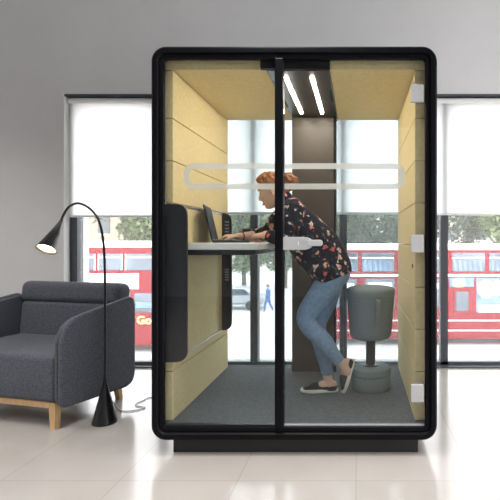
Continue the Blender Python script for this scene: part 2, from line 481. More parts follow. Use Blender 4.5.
# front glazing
fg = MB().box(-1.0985, -.4705, .030, .040, .163, 2.2445).build('fixed_glass', M['glass'], pod)
MB().box(-1.0965, -.471, .022, .0455, .162, .172, .002).build('bottom_seal', M['plate'], fg)
dr = MB().box(-.4205, .380, .030, .040, .163, 2.2445).build('door', M['glass'], pod)
MB().box(-.469, -.4218, -.006, .062, .160, 2.245, .006).build('centre_post', M['black'], pod)
MB().box(-.421, .378, .022, .0455, .162, .172, .002).build('bottom_seal', M['socket'], dr)
b = MB(); b.box(CX0-.03, CX1+.005, .048, .079, IZ1-.002, 2.255, .002); b.build('light_housing_front', M['black'], pod)
# frosted safety outline on the glass (a rounded ring split by the post)
def ring_half(xa, xb, z0, z1, r, st, left):
    def side(i):
        pts = []; rr = r-i
        if left:
            pts.append((xb, z1-i))
            for k in range(9):
                a = PI/2+PI/2*k/8; pts.append((xa+r+rr*math.cos(a), z1-r+rr*math.sin(a)))
            for k in range(9):
                a = PI+PI/2*k/8; pts.append((xa+r+rr*math.cos(a), z0+r+rr*math.sin(a)))
            pts.append((xb, z0+i))
        else:
            pts.append((xa, z1-i))
            for k in range(9):
                a = PI/2-PI/2*k/8; pts.append((xb-r+rr*math.cos(a), z1-r+rr*math.sin(a)))
            for k in range(9):
                a = -PI/2*k/8; pts.append((xb-r+rr*math.cos(a), z0+r+rr*math.sin(a)))
            pts.append((xa, z0+i))
        return pts
    O, I = side(0), side(st); n = len(O)
    b = MB()
    vs = [(x, .0412, z) for x, z in O]+[(x, .0412, z) for x, z in I]
    b.raw(vs, [(i, i+1, n+i+1, n+i) for i in range(n-1)])
    return b
ring_half(-.997, -.4705, 1.510, 1.659, .055, .033, True).build('safety_stripe', M['frost'], fg)
ring_half(-.4205, .268, 1.510, 1.659, .055, .033, False).build('safety_stripe', M['frost'], dr)
for z in (2.05, 1.20, .352):
    b = MB(); b.box(.300, .372, .008, .0295, z-.05, z+.05, .003); b.box(.330, .378, .0405, .056, z-.05, z+.05, .003)
    b.build('hinge', M['hinge'], dr)
pl = poly_round([(-.434, 1.237), (-.292, 1.237), (-.262, 1.224), (-.262, 1.177), (-.292, 1.164), (-.434, 1.164)], [.004, .02, .01, .01, .02, .004], 4)
hd = MB().prism(pl, 'y', .004, .0295, .002, 2).build('lock_plate', M['hinge'], dr)
b = MB(); b.prism(rrect(-.285, -.196, 1.186, 1.221, .0165, 5), 'y', -.03, -.018, .003, 2)
b.sweep([(-.27, -.02, 1.2035), (-.27, .006, 1.2035)], [.011, .011], 16, False)
b.build('lever', M['hinge'], hd)
MB().box(-.338, -.334, .002, .0045, 1.191, 1.211).build('key_slot', M['white'], hd)
# wall-mounted desk unit
pz0, pz1 = .516, 1.428
for i, (y0, y1) in enumerate(((.052, .074), (.955, .977))):
    pts = poly_round([(IX0-.03, pz0), (-.984, pz0), (-.984, pz1), (IX0-.03, pz1)], [.0, .07, .07, .0], 7)
    if i: pts = poly_round([(IX0+.001, pz0), (-.984, pz0), (-.984, pz1), (IX0+.001, pz1)], [.0, .07, .07, .0], 7)
    sp = MB().prism(pts, 'y', y0, y1, .003, 2).build('desk_side_plate', M['plate'], pod, smooth=True)
    if i:
        for zc in (1.36, 1.335, 1.31, 1.285, .99, .97, .95, .93, .91):
            MB().box(-1.035, -1.005, y0-.003, y0+.001, zc-.005, zc+.005, .001).build('socket', M['socket'], sp)
bb = MB().box(IX0+.0005, IX0+.016, .0745, .9545, pz0+.012, pz1-.012, .002).build('desk_backboard', M['yellow'], pod)
MB().box(IX0+.0005, IX0+.020, .0745, .9545, pz1-.012, pz1, .002).build('edge_rail', M['silver'], bb)
MB().box(IX0+.0005, IX0+.020, .0745, .9545, pz0, pz0+.012, .002).build('edge_rail', M['silver'], bb)
dp = poly_round([(IX0+.022, .115), (-.585, .115), (-.585, .93), (IX0+.022, .93)], [0, .02, .02, 0], 5)
dk = MB().prism(dp, 'z', 1.162, 1.202, .004, 2).build('desktop', M['white'], pod)
dq = poly_round([(IX0+.022, .135), (-.615, .135), (-.63, .91), (IX0+.022, .91)], [0, .05, .05, 0], 5)
MB().prism(dq, 'z', 1.130, 1.1615, .006, 2).build('desk_tray', M['plate'], dk)
MB().box(.3265, .3304, .17, .19, 1.05, 1.075, .001).build('wall_socket', M['piping'], pod)

# ------------------------------------------------------------------ stool
SX, SY, FZ = .090, .67, .1655
st = thing('sit_stand_stool', (SX, SY, FZ), 'grey felt stool with a tapered drum seat and round base inside the booth', 'stool')
def dome(prof): return prof
b = MB().lathe([(.0001, .525), (.10, .525), (.128, .527), (.143, .540), (.149, .565), (.160, .70), (.170, .83), (.174, .855), (.171, .872), (.155, .884), (.10, .893), (.05, .897), (.0001, .898)], SX, SY, 56)
seat = b.build('seat', M['stool'], st, smooth='all')
hp = MB()
for sgn in (-1, 1):
    a = -1.30
    ctrl = [(SX+math.cos(a)*r_+math.sin(a)*.0*sgn-math.sin(a)*sgn*.006*w, SY+math.sin(a)*r_+math.cos(a)*sgn*.006*w, z) for r_, z, w in ((.160, .815, .6), (.180, .812, .8), (.186, .78, 1), (.182, .70, 1.6), (.176, .635, 1.2))]
    hp.sweep(smooth_path(ctrl, 5), [(.004, .009)]*21, 8)
hp.build('pull_strap', M['strap'], seat, smooth=True)
MB().lathe([(.0001, .30), (.034, .30), (.034, .535), (.0001, .535)], SX, SY, 28).build('stem', M['stooldark'], st, smooth=True)
bs = MB().lathe([(.0001, FZ), (.132, FZ), (.139, FZ+.008), (.141, FZ+.03), (.141, FZ+.094), (.137, FZ+.100), (.137, FZ+.103), (.1435, FZ+.108), (.1435, FZ+.138), (.138, FZ+.152), (.11, FZ+.160), (.05, FZ+.164), (.0001, FZ+.164)], SX, SY, 56).build('base', M['stool'], st, smooth=True)
MB().lathe([(.0001, FZ+.160), (.060, FZ+.160), (.060, FZ+.167), (.048, FZ+.173), (.0001, FZ+.173)], SX, SY, 32).build('collar', M['stooldark'], bs, smooth=True)

# ------------------------------------------------------------------ laptop and cup
la = math.radians(11)
Lp = Matrix.Translation((-.940, .36, 1.2025)) @ Matrix.Rotation(la, 4, 'Z')      # local x towards the person, y along the hinge
lt = thing('laptop', (-.94, .36, 1.2025), 'dark open laptop on the white desk in front of the woman', 'laptop', rz=la)
b = MB().box(-.0, .235, 0, .33, .0, .016, .004); base = b.build('keyboard_base', M['laptop'], lt, local=True)
kb = MB()
for r_ in range(5):
    for c_ in range(13): kb.box(.03+r_*.019, .045+r_*.019, .03+c_*.021, .047+c_*.021, .0155, .0182)
kb.build('keys', M['piping'], base, local=True)
Rt = Matrix.Rotation(math.radians(-13), 4, 'Y')
b = MB(); t = bmesh.new(); bmesh.ops.create_cube(t, size=1)
for v in t.verts: v.co = Vector((-.008 if v.co.x < 0 else .001, 0 if v.co.y < 0 else .33, 0 if v.co.z < 0 else .245))
bmesh.ops.bevel(t, geom=list(t.edges), offset=.003, segments=2, affect='EDGES')
b.merge(t, Matrix.Translation((.004, 0, .010)) @ Rt); lid = b.build('screen_lid', M['laptop'], lt, local=True)
b = MB(); t = bmesh.new(); bmesh.ops.create_cube(t, size=1)
for v in t.verts: v.co = Vector((.001 if v.co.x < 0 else .0022, .012 if v.co.y < 0 else .318, .014 if v.co.z < 0 else .233))
b.merge(t, Matrix.Translation((.004, 0, .010)) @ Rt); b.build('screen', M['screen'], lid, local=True)

cp = P(247, 233, .84)
cu = thing('cup', (cp.x, .84, 1.2025), 'small black cup on the white desk behind the forearms', 'cup')
MB().lathe([(.0001, 1.2025), (.030, 1.2025), (.034, 1.207), (.038, 1.305), (.036, 1.306), (.031, 1.21), (.0001, 1.209)], cp.x, .84, 28).build('bowl', M['cup'], cu, smooth=True)
b = MB(); b.sweep(smooth_path([(cp.x+.035, .84, 1.268), (cp.x+.058, .84, 1.262), (cp.x+.058, .84, 1.232), (cp.x+.034, .84, 1.226)], 5), [.005]*16, 8)
b.build('handle', M['cup'], cu, smooth=True)

# ------------------------------------------------------------------ woman
ped = P(330, 392, .6)
wo = thing('person', (ped.x, .6, FZ), 'red-haired person in dark floral blouse and jeans leaning on the desk', 'person')
# head frame
pit, yaw = math.radians(20), math.radians(9)
HC = P(271.5, 190.5, .61)
fwd = Vector((-math.cos(pit)*math.cos(yaw), -math.cos(pit)*math.sin(yaw), -math.sin(pit)))
upv = Vector((-math.sin(pit)*math.cos(yaw), -math.sin(pit)*math.sin(yaw), math.cos(pit)))
sdv = upv.cross(fwd)      # towards her left? (x fwd, y side, z up)
HM = Matrix((( fwd.x, sdv.x, upv.x, HC.x), (fwd.y, sdv.y, upv.y, HC.y), (fwd.z, sdv.z, upv.z, HC.z), (0, 0, 0, 1)))
def itp(tab, h):
    for (a, va), (b_, vb) in zip(tab, tab[1:]):
        if h <= b_:
            t = (h-a)/(b_-a); t = t*t*(3-2*t); return va+(vb-va)*t
    return tab[-1][1]
frontT = [(-.118, .060), (-.108, .078), (-.095, .081), (-.082, .075), (-.070, .083), (-.058, .083), (-.045, .082), (-.02, .083), (.012, .080), (.03, .087), (.06, .086), (.085, .070), (.103, .046), (.116, .002)]
backT = [(-.118, -.020), (-.095, .0), (-.07, .03), (-.04, .068), (0, .088), (.04, .094), (.08, .078), (.103, .05), (.116, .002)]
widT = [(-.118, .026), (-.10, .046), (-.075, .058), (-.04, .069), (0, .075), (.04, .077), (.08, .064), (.103, .04), (.116, .002)]
NS, NH = 44, 40
def headpt(h, a, sc=1.0):
    fx, bx, w = itp(frontT, h), itp(backT, h), itp(widT, h)
    c, s_ = math.cos(a), math.sin(a)
    y = w*s_
    x = fx*(abs(c)**.85) if c > 0 else -bx*(abs(c)**.9)
    if c > 0:
        g = math.exp(-(y/.011)**2)
        nz = 0
        if -.05 < h < .02:                      # nose ridge
            t = (.02-h)/.062; nz = .027*max(0, math.sin(min(t, 1.12)*PI*.5))**1.5 if t < 1 else .027*max(0, 1-(t-1)/.13)
        x += g*nz
        x += .006*math.exp(-(y/.02)**2)*(math.exp(-((h+.066)/.007)**2)+.9*math.exp(-((h+.082)/.006)**2))   # lips
        for ey in (-.031, .031):                # eye sockets
            x -= .012*math.exp(-((y-ey)/.014)**2)*math.exp(-((h-.008)/.012)**2)
            x += .004*math.exp(-((y-ey)/.018)**2)*math.exp(-((h+.022)/.014)**2)    # cheek
    return Vector((x*sc, y*sc, h*sc))
body = MB()
rings = []
for i in range(NH+1):
    h = -.118+.2339*i/NH
    rings.append([HM @ headpt(h, 2*PI*k/NS) for k in range(NS)])
body.rings(rings)
for sg in (-1, 1):   # ears
    e = HM @ Matrix.Translation((-.008, sg*.076, -.012)) @ Matrix.Rotation(sg*.35, 4, 'Z') @ Matrix.Rotation(-.2, 4, 'Y')
    body.ell((0, 0, 0), (.018, .009, .031), e); body.ell((.002, sg*.003, -.024), (.010, .007, .011), e)
# neck
nk = [P(288, 206, .60), P(283.5, 202, .605), HM @ Vector((-.028, 0, -.055)), HM @ Vector((-.012, 0, -.02))]
pts, rr = lerp_path(nk, [.062, .053, .050, .05], 5); body.sweep(pts, rr, 18)
# torso (inside the blouse), pelvis
tor = [P(289, 207, .60), P(302, 228, .60), P(317, 247, .60), P(327, 266, .60), P(331, 276, .60)]
pts, rr = lerp_path(tor, [(.10, .05), (.14, .09), (.12, .08), (.12, .07), (.11, .06)], 6); body.sweep(pts, rr, 24, side=(0, 1, 0))
# arms
nA = [P(294, 213, .465), P(289, 226, .405), P(286, 238, .38), P(276, 237.5, .42), P(265.5, 234.6, .47)]
fA = [P(290, 211, .74), P(276, 223, .768), P(267, 233, .76), P(254, 236, .70), P(238, 236.5, .605)]
for A in (nA, fA):
    pts, rr = lerp_path(A, [.040, .042, .040, .037, .026], 7); body.sweep(pts, rr, 16)
def hand(wr, d, palm, thumb_side, curl, spread=.10, size=1.0):
    """wr wrist, d direction of the hand, palm = palm normal, curls towards palm"""
    d = d.normalized(); palm = (palm-d*palm.dot(d)).normalized(); sd = d.cross(palm)*thumb_side
    k = size
    body.sweep([wr-d*.01, wr+d*.025*k, wr+d*.055*k, wr+d*.085*k], [(.024*k, .019*k), (.032*k, .016*k), (.038*k, .015*k), (.036*k, .012*k)], 16, side=sd)
    for i, (off, ln) in enumerate(((.027, .068), (.009, .076), (-.010, .070), (-.027, .055))):
        p = wr+d*(.078*k)+sd*off*k; dirv = (d+sd*off*spread*10*.3).normalized(); pp = [p-d*.02]; q = p; cl = 0
        pp.append(q)
        for fr, c in ((.45, curl[0]), (.32, curl[1]), (.23, curl[2])):
            cl += c
            q = q+(dirv*math.cos(cl)+palm*math.sin(cl))*ln*fr*k; pp.append(q)
        body.sweep(pp, [.0088*k, .0092*k, .0085*k, .0078*k, .0066*k], 10)
    t0 = wr+d*.022*k+sd*.022*k; tdir = (d*.75+sd*.6+palm*.25).normalized(); t2 = (d*.95+sd*.12+palm*.35).normalized()
    body.sweep([t0, t0+tdir*.035*k, t0+tdir*.038*k+t2*.028*k, t0+tdir*.038*k+t2*.05*k], [.0135*k, .011*k, .0098*k, .0075*k], 10)
# far hand typing, near hand loosely closed on the desk edge
hand(fA[-1], Vector((-1, -.45, .02)), Vector((0, 0, -1)), 1, (.35, .5, .35))
hand(nA[-1], Vector((-.72, .5, -.06)), Vector((.15, .15, -1)), -1, (.8, 1.0, .7), size=1.08)
# legs
nL = [P(334, 272, .51), P(322, 294, .50), P(306.5, 319, .49), P(325, 343, .51), P(341, 362, .525), P(347, 372, .53)]
fL = [P(334, 272, .69), P(327, 297, .685), P(317, 325, .66), P(322.5, 348, .63), P(327, 374, .605), P(329, 384, .60)]
for L_ in (nL, fL):
    pts, rr = lerp_path(L_, [.080, .070, .050, .048, .031, .030], 8); body.sweep(pts, rr, 18)

# shoes: local frame x = toe, z = up (from sole)
def shoe_frame(heel, toe, up):
    f = (toe-heel).normalized(); u = (up-f*up.dot(f)).normalized(); s_ = u.cross(f)
    return Matrix(((f.x, s_.x, u.x, heel.x), (f.y, s_.y, u.y, heel.y), (f.z, s_.z, u.z, heel.z), (0, 0, 0, 1)))
fH = P(338, 393.3, .59); fH.z = FZ+.0005; fT = P(299.5, 393.3, .585); fT.z = FZ+.0005
SF = shoe_frame(fH, fT, Vector((0, 0, 1)))
nT = P(344.5, 396, .525); nT.z = FZ+.010; nH = P(355.2, 359.5, .575)
SN = shoe_frame(nH, nT, Vector((-1, -.25, .0)))
LEN = {}
def shoe(MX, ln, lab):
    def outline(off, n=28):
        pts = []
        for k in range(n):
            t = k/n*2*PI; c, s_ = math.cos(t), math.sin(t)
            x = ln/2+(ln/2+off)*(abs(c)**.8)*(1 if c > 0 else -1)
            xr = x/ln; w = .030+.014*math.exp(-((xr-.70)/.24)**2)-.003*math.exp(-((xr-.38)/.15)**2)
            pts.append((x, (w+off)*(abs(s_)**.75)*(1 if s_ > 0 else -1)))
        return pts
    sh = MB()
    ups = [(.0, .020), (.0, .03), (.001, .040)]
    # upper: stacked cross sections heel -> toe
    xs = [.006, .02, .05, .08, .11, .135, .155, .175, .20, .225, .242, .250]
    hs = [.062, .066, .058, .050, .050, .064, .066, .058, .047, .037, .028, .020]
    ws = [.014, .027, .031, .031, .033, .036, .038, .040, .040, .034, .022, .008]
    sc = ln/.258
    rs = []
    for x, h, w in zip(xs, hs, ws):
        r_ = []
        for k in range(16):
            a = 2*PI*k/16; c, s_ = math.cos(a), math.sin(a)
            z = .012+(h-.012)*max(0, s_)**.7 if s_ > 0 else .012
            r_.append((x*sc, w*(abs(c)**.7)*(1 if c > 0 else -1), z))
        rs.append([MX @ Vector(p) for p in r_])
    sh.rings(rs)
    o = sh.build('shoe', M['shoe'], wo, smooth='all', remesh=.004, smooth_it=3, label=lab)
    so = MB(); A = outline(.003); 
    rs = [[MX @ Vector((x, y, z)) for x, y in outline(o_)] for o_, z in ((-.002, 0), (.003, .004), (.003, .020), (.0, .024))]
    so.rings(rs); so.build('sole', M['sole'], o, smooth=True)
    # foot (bare instep) inside the shoe
    body.sweep([MX @ Vector((.03*sc, 0, .045)), MX @ Vector((.075*sc, 0, .052)), MX @ Vector((.12*sc, 0, .046)), MX @ Vector((.16*sc, 0, .032))], [(.026, .030), (.027, .030), (.029, .026), (.03, .014)], 16, side=MX.to_3x3() @ Vector((0, 1, 0)))
    return o
shoe(SF, .258, 'dark slip-on shoe flat on the carpet')
shoe(SN, (nT-nH).length, 'dark slip-on shoe raised on its toe')
# connect ankles to the feet
for L_, MX in ((nL, SN), (fL, SF)):
    body.sweep([L_[4], (L_[4]+(MX @ Vector((.06, 0, .055))))/2, MX @ Vector((.058, 0, .05))], [.032, .031, .030], 14)
bd = body.build('body', M['skin'], wo, smooth='all', remesh=.0048, smooth_it=2)

# face details
for sg in (-1, 1):
    e = HM @ Matrix.Translation((.066, sg*.031, .008))
    ey = MB().ell((0, 0, 0), (.0125, .0145, .0095), e, 16, 10).build('eye', M['eye'], wo, smooth='all')
    MB().ell((.0085, -sg*.001, -.0022), (.0056, .0072, .0070), e, 14, 10).build('iris', M['iris'], ey, smooth='all')
    MB().ell((-.0012, 0, .0052), (.0134, .0156, .0074), e, 16, 10).build('eyelid', M['skin'], wo, smooth='all')
    br = MB(); br.sweep([HM @ Vector((x, sg*y, z)) for x, y, z in ((.0885, .014, .026), (.087, .026, .031), (.079, .042, .029), (.068, .054, .023))], [.0025, .0036, .0034, .0018], 8)
    br.build('eyebrow', M['brow'], wo, smooth='all')
lp_ = MB(); lp_.sweep([HM @ Vector((x, y, -.074)) for x, y in ((.077, -.022), (.086, -.011), (.0885, 0), (.086, .011), (.077, .022))], [(.003, .003), (.006, .005), (.0065, .0055), (.006, .005), (.003, .003)], 8)
lp_.build('lips', M['lip'], wo, smooth='all')

# hair: cap with soft fringe plus loose bun
hr = MB(); rings = []
NS2, NH2 = 64, 48
for i in range(NH2+1):
    h = -.116+.2325*i/NH2; r_ = []
    for k in range(NS2):
        a = 2*PI*k/NS2
        p = headpt(h, a)
        if math.cos(a) > 0: p.x = min(p.x, itp(frontT, h)*abs(math.cos(a))**.85+.002)
        line = .074-(.074-p.x)*1.30
        if p.x < -.02: line = max(-.075, .074-.122-(.02-.0)-( -.02-p.x)*.3)
        m_ = max(0, min(1, (h-line)/.016))
        wav = .010*math.sin(a*15+h*70)+.007*math.sin(a*31-h*50)+.006*math.sin(a*9-h*120)
        s_ = .90+m_*(.215+wav*3)
        v = Vector((p.x*s_, p.y*s_, h*(s_ if h > 0 else 1)+m_*(.006 if h > .05 else 0)))
        r_.append(HM @ v)
    rings.append(r_)
hr.rings(rings)
rnd = random.Random(3)
BC = Vector((-.142, 0, .018))
hr.ell((0, 0, 0), (.050, .052, .056), HM @ Matrix.Translation(BC))
hr.ell((0, 0, 0), (.04, .05, .045), HM @ Matrix.Translation((-.075, 0, -.045)))
for k in range(34):
    d = Vector((rnd.gauss(0, 1), rnd.gauss(0, 1), rnd.gauss(0, 1))).normalized()
    c = BC+Vector((d.x*.043, d.y*.046, d.z*.052)); t_ = d.orthogonal().normalized()
    t_ = (Matrix.Rotation(rnd.uniform(0, 6.28), 3, d) @ t_)
    n_ = d.cross(t_)
    pts = [c+t_*math.cos(q)*.022+n_*math.sin(q)*.012+d*(.006*math.cos(q*.5)) for q in (-1.8, -1, 0, 1, 1.8)]
    hr.sweep([HM @ p for p in pts], [.005, .009, .0105, .009, .004], 8)
for k in range(7):
    y0 = rnd.uniform(-.04, .04); q = Vector((-.085, y0, -.045))
    hr.sweep([HM @ q, HM @ (q+Vector((-.02, 0, -.02))), HM @ (q+Vector((-.03, 0, -.045)))], [.008, .007, .003], 6)
hr.build('hair', M['hair'], wo, smooth='all', remesh=.0036, smooth_it=0)

# jeans
jn = MB()
pel = [P(326, 256, .60), P(332, 266, .60), P(335, 274, .60), P(333, 284, .60)]
pts, rr = lerp_path(pel, [(.15, .105), (.17, .12), (.168, .108), (.12, .07)], 6); jn.sweep(pts, rr, 24, side=(0, 1, 0))
nJ = [P(335, 271, .51), P(321, 294, .50), P(306.0, 319, .49), P(324, 341.5, .51), P(336.5, 358, .522), P(339.5, 362.0, .524)]
fJ = [P(334, 272, .69), P(327, 297, .685), P(317, 325, .66), P(322.5, 348, .63), P(326.5, 370, .607), P(327, 374, .605)]
for L_ in (nJ, fJ):
    pts, rr = lerp_path(L_, [.094, .083, .066, .059, .042, .041], 9)
    jn.sweep(pts, rr, 22, round_ends=False)
jn.build('jeans', M['jeans'], wo, smooth='all', remesh=.006, smooth_it=3)

# blouse
bl = MB()
tor = [P(285.5, 202.5, .60), P(290, 208, .60), P(302, 230, .60), P(317.5, 249, .60), P(328.5, 265.5, .60), P(333.5, 278, .60)]
pts, rr = lerp_path(tor, [(.075, .052), (.155, .088), (.185, .150), (.178, .168), (.190, .154), (.190, .140)], 8)
bl.sweep(pts, rr, 32, side=(0, 1, 0), round_ends=False)
# front hem tip
bl.sweep([P(321, 264, .55), P(324, 274, .53), P(325.5, 280, .525), P(326, 284, .52)], [(.165, .10), (.15, .085), (.135, .055), (.12, .03)], 24, side=(0, 1, 0), round_ends=False)
nS = [P(294, 209, .46), P(291, 225, .40), P(287, 238, .38), P(277, 237.8, .415), P(269, 235.6, .452)]
fS = [P(289, 208, .745), P(277, 221, .77), P(268, 232, .76), P(258, 235, .718), P(254, 235.7, .70)]
for S_ in (nS, fS):
    pts, rr = lerp_path(S_, [.072, .063, .054, .049, .043], 7); bl.sweep(pts, rr, 20, round_ends=False)
bl.ell(P(293, 209.5, .465), (.080, .072, .076)); bl.ell(P(288.5, 208.5, .74), (.076, .072, .074))
# collar
cb = [P(281, 200, .60)+Vector((0, 0, 0))]
ax = (P(282, 201, .60)-P(289, 207, .60)).normalized(); c0 = P(284, 200.5, .602)
u_ = Vector((0, 1, 0)); w_ = ax.cross(u_)
bl.sweep([c0+u_*math.cos(2*PI*k/24)*.062+w_*math.sin(2*PI*k/24)*.058 for k in range(25)], [(.012, .022)]*25, 10)
bl.build('blouse', M['floral'], wo, smooth='all', remesh=.006, smooth_it=4)
# wrist watch on the far forearm
wv = (fA[-1]-fA[-2]).normalized(); wc = fA[-1]-wv*.03; a_ = wv.orthogonal().normalized(); b_ = wv.cross(a_)
wt = MB(); wt.sweep([wc+a_*math.cos(2*PI*k/20)*.032+b_*math.sin(2*PI*k/20)*.032 for k in range(21)], [(.004, .008)]*21, 8)
wt.build('watch', M['cup'], wo, smooth='all')

# ------------------------------------------------------------------ armchair
ac = thing('armchair', (-2.32, .755, 0), 'charcoal wool armchair with rounded side panels and oak legs', 'armchair', rz=math.radians(-13))
hw = .4725
# seat block
b = MB().box(-hw+.002, hw-.002, -.325, .29, .172, .475, .035, 4); b.build('seat', M['chair'], ac, local=True, smooth=True)
# backrest : lower cushion and head roll, leaning back a little
TL = Matrix.Translation((0, .20, .44)) @ Matrix.Rotation(math.radians(-7), 4, 'X')
def tbox(x0, x1, y0, y1, z0, z1, bev, seg=5):
    t = bmesh.new(); bmesh.ops.create_cube(t, size=1)
    for v in t.verts: v.co = Vector((x0 if v.co.x < 0 else x1, y0 if v.co.y < 0 else y1, z0 if v.co.z < 0 else z1))
    bmesh.ops.bevel(t, geom=list(t.edges), offset=bev, segments=seg, profile=.5, affect='EDGES')
    m = MB(); m.merge(t, TL); return m
bk = tbox(-hw+.003, hw-.003, 0, .13, -.02, .295, .03).build('backrest', M['chair'], ac, local=True, smooth=True)
tbox(-hw-.02, hw-.03, -.012, .155, .285, .455, .055, 6).build('head_roll', M['chair'], bk, local=True, smooth=True)
# side panels
for sg in (-1, 1):
    outl = poly_round([(-.345, .150), (-.345, .705), (.31, .80), (.31, .105)], [.05, .17, .09, .12], 9)
    x0, x1 = sorted((sg*(hw+.001), sg*(hw+.032)))
    inn = poly_round([(-.335, .165), (-.335, .69), (.30, .785), (.30, .12)], [.05, .16, .09, .12], 9)
    pn = MB().prism(inn, 'x', x0, x1, .012, 3).build('side_panel', M['chair'], ac, local=True, smooth=True)
    x0, x1 = sorted((sg*(hw+.036), sg*(hw+.075)))
    MB().prism(outl, 'x', x0, x1, .018, 4).build('outer_shell', M['chair'], pn, local=True, smooth=True)
    x0, x1 = sorted((sg*(hw+.030), sg*(hw+.038)))
    s_ = poly_round([(-.333, .170), (-.333, .688), (.295, .78), (.295, .125)], [.05, .16, .09, .12], 9)
    MB().prism(s_, 'x', x0, x1).build('seam', M['piping'], pn, local=True)
b = MB(); b.box(-hw+.03, hw-.03, -.305, -.265, .132, .172, .004); b.box(-hw+.03, hw-.03, .20, .24, .132, .172, .004)
b.box(-hw+.03, -hw+.07, -.265, .20, .132, .172, .004); b.box(hw-.07, hw-.03, -.265, .20, .132, .172, .004)
b.build('base_rail', M['wood'], ac, local=True)
for sx in (-1, 1):
    for (y0, y1, dy) in ((-.312, -.262, 0), (.215, .260, .03)):
        x0, x1 = sorted((sx*(hw-.016), sx*(hw-.066)))
        ts = .006
        rs = []
        for z, k, d in ((0, ts, dy), (.171, 0, 0)):
            rs.append([(x0+k, y0+k+d, z), (x1-k, y0+k+d, z), (x1-k, y1-k+d, z), (x0+k, y1-k+d, z)])
        MB().rings(rs).build('leg', M['wood'], ac, local=True)

# ------------------------------------------------------------------ floor lamp
LY = .47; lz = LY-CY
bp = P(105, 425, LY)
fl = thing('floor_lamp', (bp.x, LY, 0), 'tall black arched floor lamp with cone base and cone shade beside the armchair', 'floor lamp')
px_ = bp.x
MB().lathe([(.0001, 0), (.074, 0), (.077, .004), (.077, .014), (.0745, .022), (.012, .268), (.0085, .31), (.0001, .315)], px_, LY, 40).build('base', M['lampblack'], fl, smooth=True)
ctrl = [(px_, LY, .30), (px_, LY, .7), (px_-.002, LY, 1.05), P(102.8, 238, LY), P(98, 219, LY), P(89, 208, LY), P(78, 203.3, LY), P(69, 207, LY-.01), P(63.5, 215, LY-.02), P(60, 224, LY-.03)]
pts = smooth_path(ctrl, 8); MB().sweep(pts, [.0078]*len(pts), 12).build('arm', M['lampblack'], fl, smooth='all')
ap = P(61, 221, LY-.025); ce = P(46.5, 249.0, LY-.15)
axv = (ce-ap).normalized(); Lh = (ce-ap).length
uu = axv.orthogonal().normalized(); ww = axv.cross(uu)
def cone(prof, seg=40): return [[ap+axv*h+uu*r*math.cos(2*PI*k/seg)+ww*r*math.sin(2*PI*k/seg) for k in range(seg)] for r, h in prof]
sh = MB().rings(cone([(.009, -.01), (.011, .01), (.022, .07), (.056, Lh-.006), (.061, Lh), (.060, Lh+.004), (.055, Lh+.003), (.054, Lh-.006), (.020, .075), (.009, .03)])).build('lamp_shade', M['lampblack'], fl, smooth=True)
MB().rings(cone([(.0535, Lh-.007), (.0195, .077), (.001, .076)]), cap0=False).build('reflector', M['lampwhite'], sh, smooth='all', recalc=False)
MB().ell(ap+axv*(Lh-.03), (.036, .036, .030), None, 20, 12).build('bulb', M['bulb'], fl, smooth='all')
cw = [(px_+.05, LY+.03, .006)]
cpx = [(113, 402), (118, 408), (121, 410.5), (130, 411), (141, 409), (145, 407.5), (141, 406.5), (136, 405.5), (137, 403), (143, 400.5), (147, 398), (152, 397), (158, 393)]
def G(u, v, zz=.005):
    z = (CZ-zz)*F/(v-VY); return Vector(((u-VX)*z/F, z+CY, zz))
cw += [G(*c) for c in cpx]
pts = smooth_path(cw, 6); MB().sweep(pts, [.0032]*len(pts), 8).build('cord', M['cord'], fl, smooth='all', label='thin grey cord trailing over the floor')

# ------------------------------------------------------------------ the street outside
GZ = -3.3
props(MB().box(-70, 70, 3, 140, GZ-.2, GZ).build('street_ground', M['asphalt']), kind='structure')

def bus(name, X0, X1, Y0, top, label):
    z = Y0-CY; px = F/z
    ph = thing(name, ((X0+X1)/2, Y0+1.25, GZ), label, 'bus', group='red double-decker buses')
    return ph, (lambda v: CZ-(v-VY)/px), (lambda u: (u-VX)/px)
def busbody(t, X0, X1, Y0, Y1, z0, z1):
    pts = poly_round([(Y0, z0), (Y0, z1), (Y1, z1), (Y1, z0)], [.06, .28, .28, .06], 6)
    MB().prism(pts, 'x', X0, X1, .15, 4).build('body', M['busred'], t, smooth=True)
def wheels(t, xs, Y0, r=.5):
    for x in xs:
        for y0, y1 in ((Y0-.01, Y0+.28), (Y0+2.22, Y0+2.51)):
            w = MB(); sg = 28
            rs = [[(x+rr*math.cos(2*PI*k/sg), y, GZ+r+rr*math.sin(2*PI*k/sg)) for k in range(sg)] for rr, y in ((r-.04, y0), (r, y0+.04), (r, y1-.04), (r-.04, y1))]
            w.rings(rs); wo_ = w.build('wheel', M['tyre'], t, smooth=True)
            h = MB(); rs = [[(x+rr*math.cos(2*PI*k/sg), y, GZ+r+rr*math.sin(2*PI*k/sg)) for k in range(sg)] for rr, y in ((.26, y0-.01), (.26, y1+.01))]
            h.rings(rs).build('hub', M['socket'], wo_, smooth=True)
